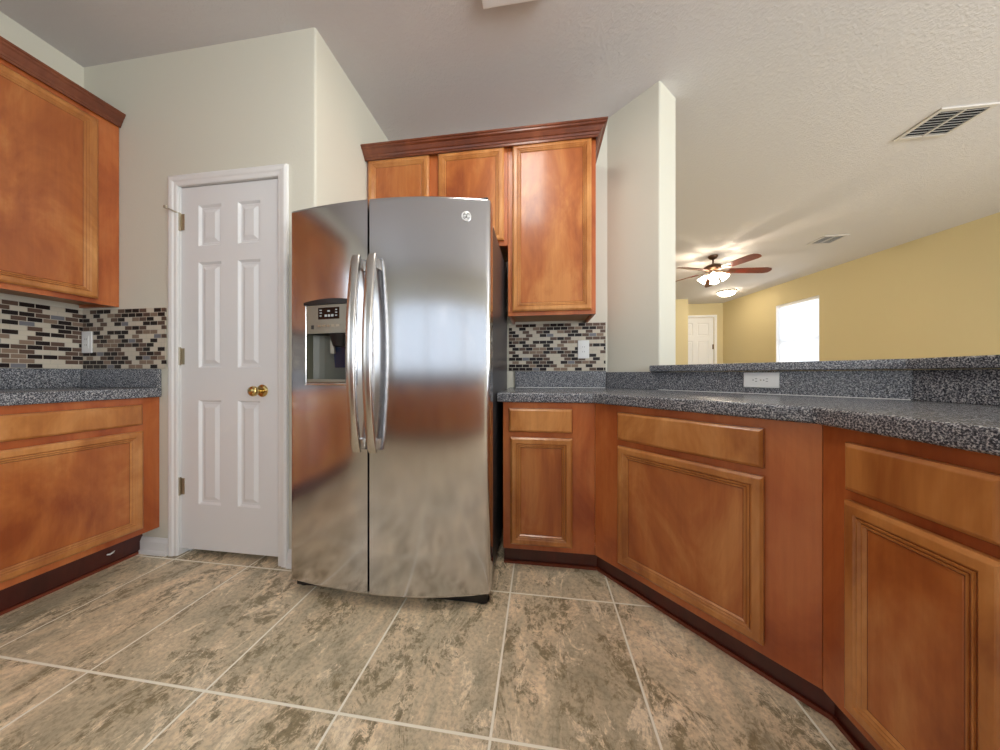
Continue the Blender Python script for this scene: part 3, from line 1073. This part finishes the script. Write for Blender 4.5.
def outlet(label, loc, rz, w_, h_, horizontal=False, switch=False):
    t = thing('wall_outlet', label, 'outlet', loc, rz)
    m = MB().box(-w_ / 2, w_ / 2, -0.007, -0.0005, -h_ / 2, h_ / 2)
    obj('plate', m, PLASTIC, t, bevel=0.003, seg=2)
    if switch:
        s_ = MB().box(-0.017, 0.017, -0.0095, -0.0072, -0.034, 0.034)
        for q in (-0.017, 0.017):
            for e in (-0.006, 0.006):
                s_.box(e - 0.001, e + 0.001, -0.0097, -0.0094, q - 0.004, q + 0.004, 1)
        obj('receptacle', s_, [PLASTIC, SLOT], t)
        return t
    for q in (-0.0195, 0.0195):
        px_, pz = (q, 0) if horizontal else (0, q)
        r_ = MB()
        prof = []
        for k in range(20):
            a = 2 * PI * k / 20
            u_, v_ = 0.0165 * math.cos(a), max(-0.013, min(0.013, 0.0165 * math.sin(a)))
            if horizontal:
                u_, v_ = v_, u_
            prof.append((px_ + u_, pz + v_))
        rings = [[(x, yy, z) for x, z in prof] for yy in (-0.0072, -0.0090)]
        r_.sweep(rings)
        for e in (-0.006, 0.006):
            a_, b_ = (0.003, e) if horizontal else (e, 0.003)
            if horizontal:
                r_.box(px_ + a_ - 0.004, px_ + a_ + 0.004, -0.0096, -0.0091, pz + b_ - 0.0011, pz + b_ + 0.0011, 1)
            else:
                r_.box(px_ + a_ - 0.0011, px_ + a_ + 0.0011, -0.0096, -0.0091, pz + b_ - 0.004, pz + b_ + 0.004, 1)
        gx, gz = (px_ - 0.008, pz) if horizontal else (px_, pz - 0.008)
        r_.lathe([(0, 0.0089), (0.0024, 0.0089), (0.0024, 0.0096), (0, 0.0096)], (gx, 0, gz), 'y', 10, 1)
        obj('receptacle', r_, [PLASTIC, SLOT], t)
    s_ = MB().lathe([(0, 0.0071), (0.003, 0.0071), (0.003, 0.0082), (0, 0.0082)], (0, 0, 0), 'y', 12)
    obj('screw', s_, NICKEL, t)
    return t


outlet('white wall outlet on the mosaic tile beside the pantry door', (XL + 0.047, YP - mz, 1.19), 0, 0.072, 0.125, switch=True)
outlet('white wall outlet on the mosaic tile right of the refrigerator', (0.305, YB - mz, 1.181), 0, 0.078, 0.128, switch=True)
pO = Bv - n * (st) + d * 0.48
outlet('white outlet mounted sideways on the grey strip below the bar top', (pO.x, pO.y, 0.976), rd, 0.13, 0.072, horizontal=True)

# ------------------------------------------------------------------ ceiling vents


def vent(label, x0, x1, y0, y1):
    t = thing('ceiling_vent', label, 'vent', ((x0 + x1) / 2, (y0 + y1) / 2, CH))
    W_, D_ = (x1 - x0) / 2, (y1 - y0) / 2
    z0, z1 = -0.012, -0.0005
    fwv = 0.026
    m = MB().box(-W_, W_, -D_, -D_ + fwv, z0, z1).box(-W_, W_, D_ - fwv, D_, z0, z1).box(-W_, -W_ + fwv, -D_ + fwv, D_ - fwv, z0, z1).box(W_ - fwv, W_, -D_ + fwv, D_ - fwv, z0, z1)
    m.box(-0.008, 0.008, -D_ + fwv, D_ - fwv, z0 - 0.001, z1)
    obj('frame', m, VENTW, t, bevel=0.002)
    obj('backing', MB().box(-W_ + fwv, W_ - fwv, -D_ + fwv, D_ - fwv, -0.0025, -0.0008), DARK, t)
    s_ = MB()
    N_ = 9
    for i in range(N_):
        y = -D_ + fwv + (2 * D_ - 2 * fwv) * (i + 0.5) / N_
        for a, b_ in ((-W_ + fwv, -0.008), (0.008, W_ - fwv)):
            s_.add([(a, y - 0.006, -0.013), (b_, y - 0.006, -0.013), (b_, y + 0.002, -0.004), (a, y + 0.002, -0.004)], [(0, 1, 2, 3)])
    so_ = obj('slats', s_, VENTW, t)
    sm = so_.modifiers.new('s', 'SOLIDIFY')
    sm.thickness = 0.0012
    return t


vent('larger white slatted ceiling vent over the bar, well away from the fan', 2.68, 3.01, 2.365, 2.64)
vent('small white slatted ceiling vent beside the ceiling fan', 3.64, 3.92, 4.33, 4.59)

# ------------------------------------------------------------------ kitchen ceiling light
kl = thing('ceiling_light', 'white box ceiling light above the refrigerator, cut by the top of the picture', 'light', (-0.115, 0.78, CH))
m = MB().box(-0.155, 0.155, 0.55, 0.61, -0.05, -0.0005).box(-0.155, 0.155, -0.61, -0.55, -0.05, -0.0005).box(-0.155, -0.145, -0.55, 0.55, -0.03, -0.0005).box(0.145, 0.155, -0.55, 0.55, -0.03, -0.0005)
obj('housing', m, WHITE, kl, bevel=0.004)
obj('diffuser', MB().box(-0.143, 0.143, -0.549, 0.549, -0.055, -0.004), TUBE, kl, bevel=0.012)

# ------------------------------------------------------------------ living room: fan and dome
fan = thing('ceiling_fan', 'five-blade wooden ceiling fan with lit glass shades beyond the bar', 'fan', (2.595, 4.854, CH))
obj('canopy', MB().lathe([(0, -0.0005), (0.065, -0.0005), (0.066, -0.012), (0.05, -0.04), (0.02, -0.055), (0, -0.055)], n=32), BRONZE, fan, smooth=True)
obj('downrod', MB().lathe([(0, -0.05), (0.011, -0.05), (0.011, -0.13), (0, -0.13)], n=16), BRONZE, fan, smooth=True)
obj('motor', MB().lathe([(0, -0.12), (0.03, -0.122), (0.05, -0.135), (0.10, -0.15), (0.118, -0.17), (0.118, -0.20), (0.10, -0.225), (0.06, -0.24), (0, -0.24)], n=36), BRONZE, fan, smooth=True)
kit = obj('light_kit', MB().lathe([(0, -0.238), (0.045, -0.238), (0.05, -0.26), (0.06, -0.28), (0.04, -0.31), (0.012, -0.325), (0, -0.33)], n=28), NICKEL, fan, smooth=True)
for a in (-78, -6, 66, 138, 210):
    bm_ = MB()
    tip = 0.74
    out = [(0.20, -0.045), (0.22, -0.055), (0.45, -0.066), (0.66, -0.072), (0.72, -0.055), (tip, -0.02), (tip, 0.02), (0.72, 0.055), (0.66, 0.072), (0.45, 0.066), (0.22, 0.055), (0.20, 0.045)]
    bm_.prism(out, -0.004, 0.004)
    M_ = Matrix.Rotation(R(a), 4, 'Z') @ Matrix.Translation((0, 0, -0.225)) @ Matrix.Rotation(R(4), 4, 'Y') @ Matrix.Rotation(R(-13), 4, 'X')
    bo_ = obj('blade', bm_.xf(M_), BLADE, fan)
    k_ = MB().prism([(0.10, -0.018), (0.17, -0.012), (0.25, -0.035), (0.29, -0.03), (0.29, 0.03), (0.25, 0.035), (0.17, 0.012), (0.10, 0.018)], -0.011, -0.0045)
    obj('blade_bracket', k_.xf(M_), BRONZE, bo_)
for a in (-115, -35, 55, 145):
    pr = [(0.022, 0.0), (0.030, -0.012), (0.038, -0.04), (0.048, -0.075), (0.062, -0.105), (0.060, -0.105), (0.046, -0.075), (0.036, -0.04), (0.028, -0.013), (0.0, -0.006)]
    M_ = Matrix.Rotation(R(a), 4, 'Z') @ Matrix.Translation((0.085, 0, -0.285)) @ Matrix.Rotation(R(-42), 4, 'Y')
    sh_ = obj('lamp_shade', MB().lathe(pr, n=24).xf(M_), SHADE, fan, smooth=True, angle=60)
    ar = MB().tube([(0.05, 0, -0.265), (0.075, 0, -0.262), (0.09, 0, -0.28)], 0.009, 10).xf(Matrix.Rotation(R(a), 4, 'Z'))
    obj('arm', ar, NICKEL, kit)
bl_ = bpy.data.lights.new('fan_bulbs', 'POINT')
bl_.energy = 8
bl_.color = (1.0, 0.84, 0.64)
bl_.shadow_soft_size = 0.03
bo_ = bpy.data.objects.new('fan_bulbs', bl_)
COL.objects.link(bo_)
bo_.location = (2.595, 4.854, CH - 0.38)
obj('pull_chain', MB().tube([(0.0, 0.0, -0.33), (0.0, 0.0, -0.42)], 0.002, 6), NICKEL, fan)

dm = thing('dome_light', 'lit flush dome ceiling light near the far entry door', 'light', (3.97, 6.92, CH))
obj('rim', MB().lathe([(0, -0.0005), (0.168, -0.0005), (0.172, -0.018), (0.158, -0.03), (0, -0.03)], n=40), NICKEL, dm, smooth=True)
obj('dome', MB().lathe([(0, -0.029), (0.155, -0.029), (0.145, -0.06), (0.11, -0.09), (0.05, -0.108), (0, -0.112)], n=40), DOME, dm, smooth=True, angle=60)

# small white scrap stuck on the left toe kick
m = MB().tube([(0, 0, 0), (0.006, 0.008, -0.002), (0.007, 0.018, 0.002), (0.004, 0.026, 0.006)], [0.003, 0.0045, 0.004, 0.002], 8)
o = tag(obj('plastic_scrap', m, PLASTIC, smooth=True), 'tiny white plastic scrap on the dark toe kick of the left base cabinet', 'scrap')
o.location = (-2.2205, 1.240, 0.070)

# ------------------------------------------------------------------ kitchen run opposite the refrigerator (seen in the steel)
rear = []
for i in range(4):
    x1 = 1.2 - i * 0.92
    t = base_cabinet('wooden base cabinet of the run under the rear window, opposite the refrigerator', (x1, -2.06), PI, 0.915, 0.6, ZTOE, ZT, 0.06,
                     [(0.03, 0.45, 0.135, 0.677), (0.465, 0.885, 0.135, 0.677)], [(0.03, 0.885, 0.703, 0.826)])
    t['group'] = 'base cabinets under the rear window'
rc_ = thing('countertop', 'speckled grey countertop under the rear window', 'countertop')
obj('slab', MB().box(XL + 0.002, 1.24, YR + 0.002, -2.03, ZT + 0.0005, CT), STONE, rc_, bevel=0.008)
obj('backsplash', MB().box(XL + 0.002, 1.24, YR + 0.002, YR + 0.02, CT + 0.0005, 1.02), STONE, rc_)
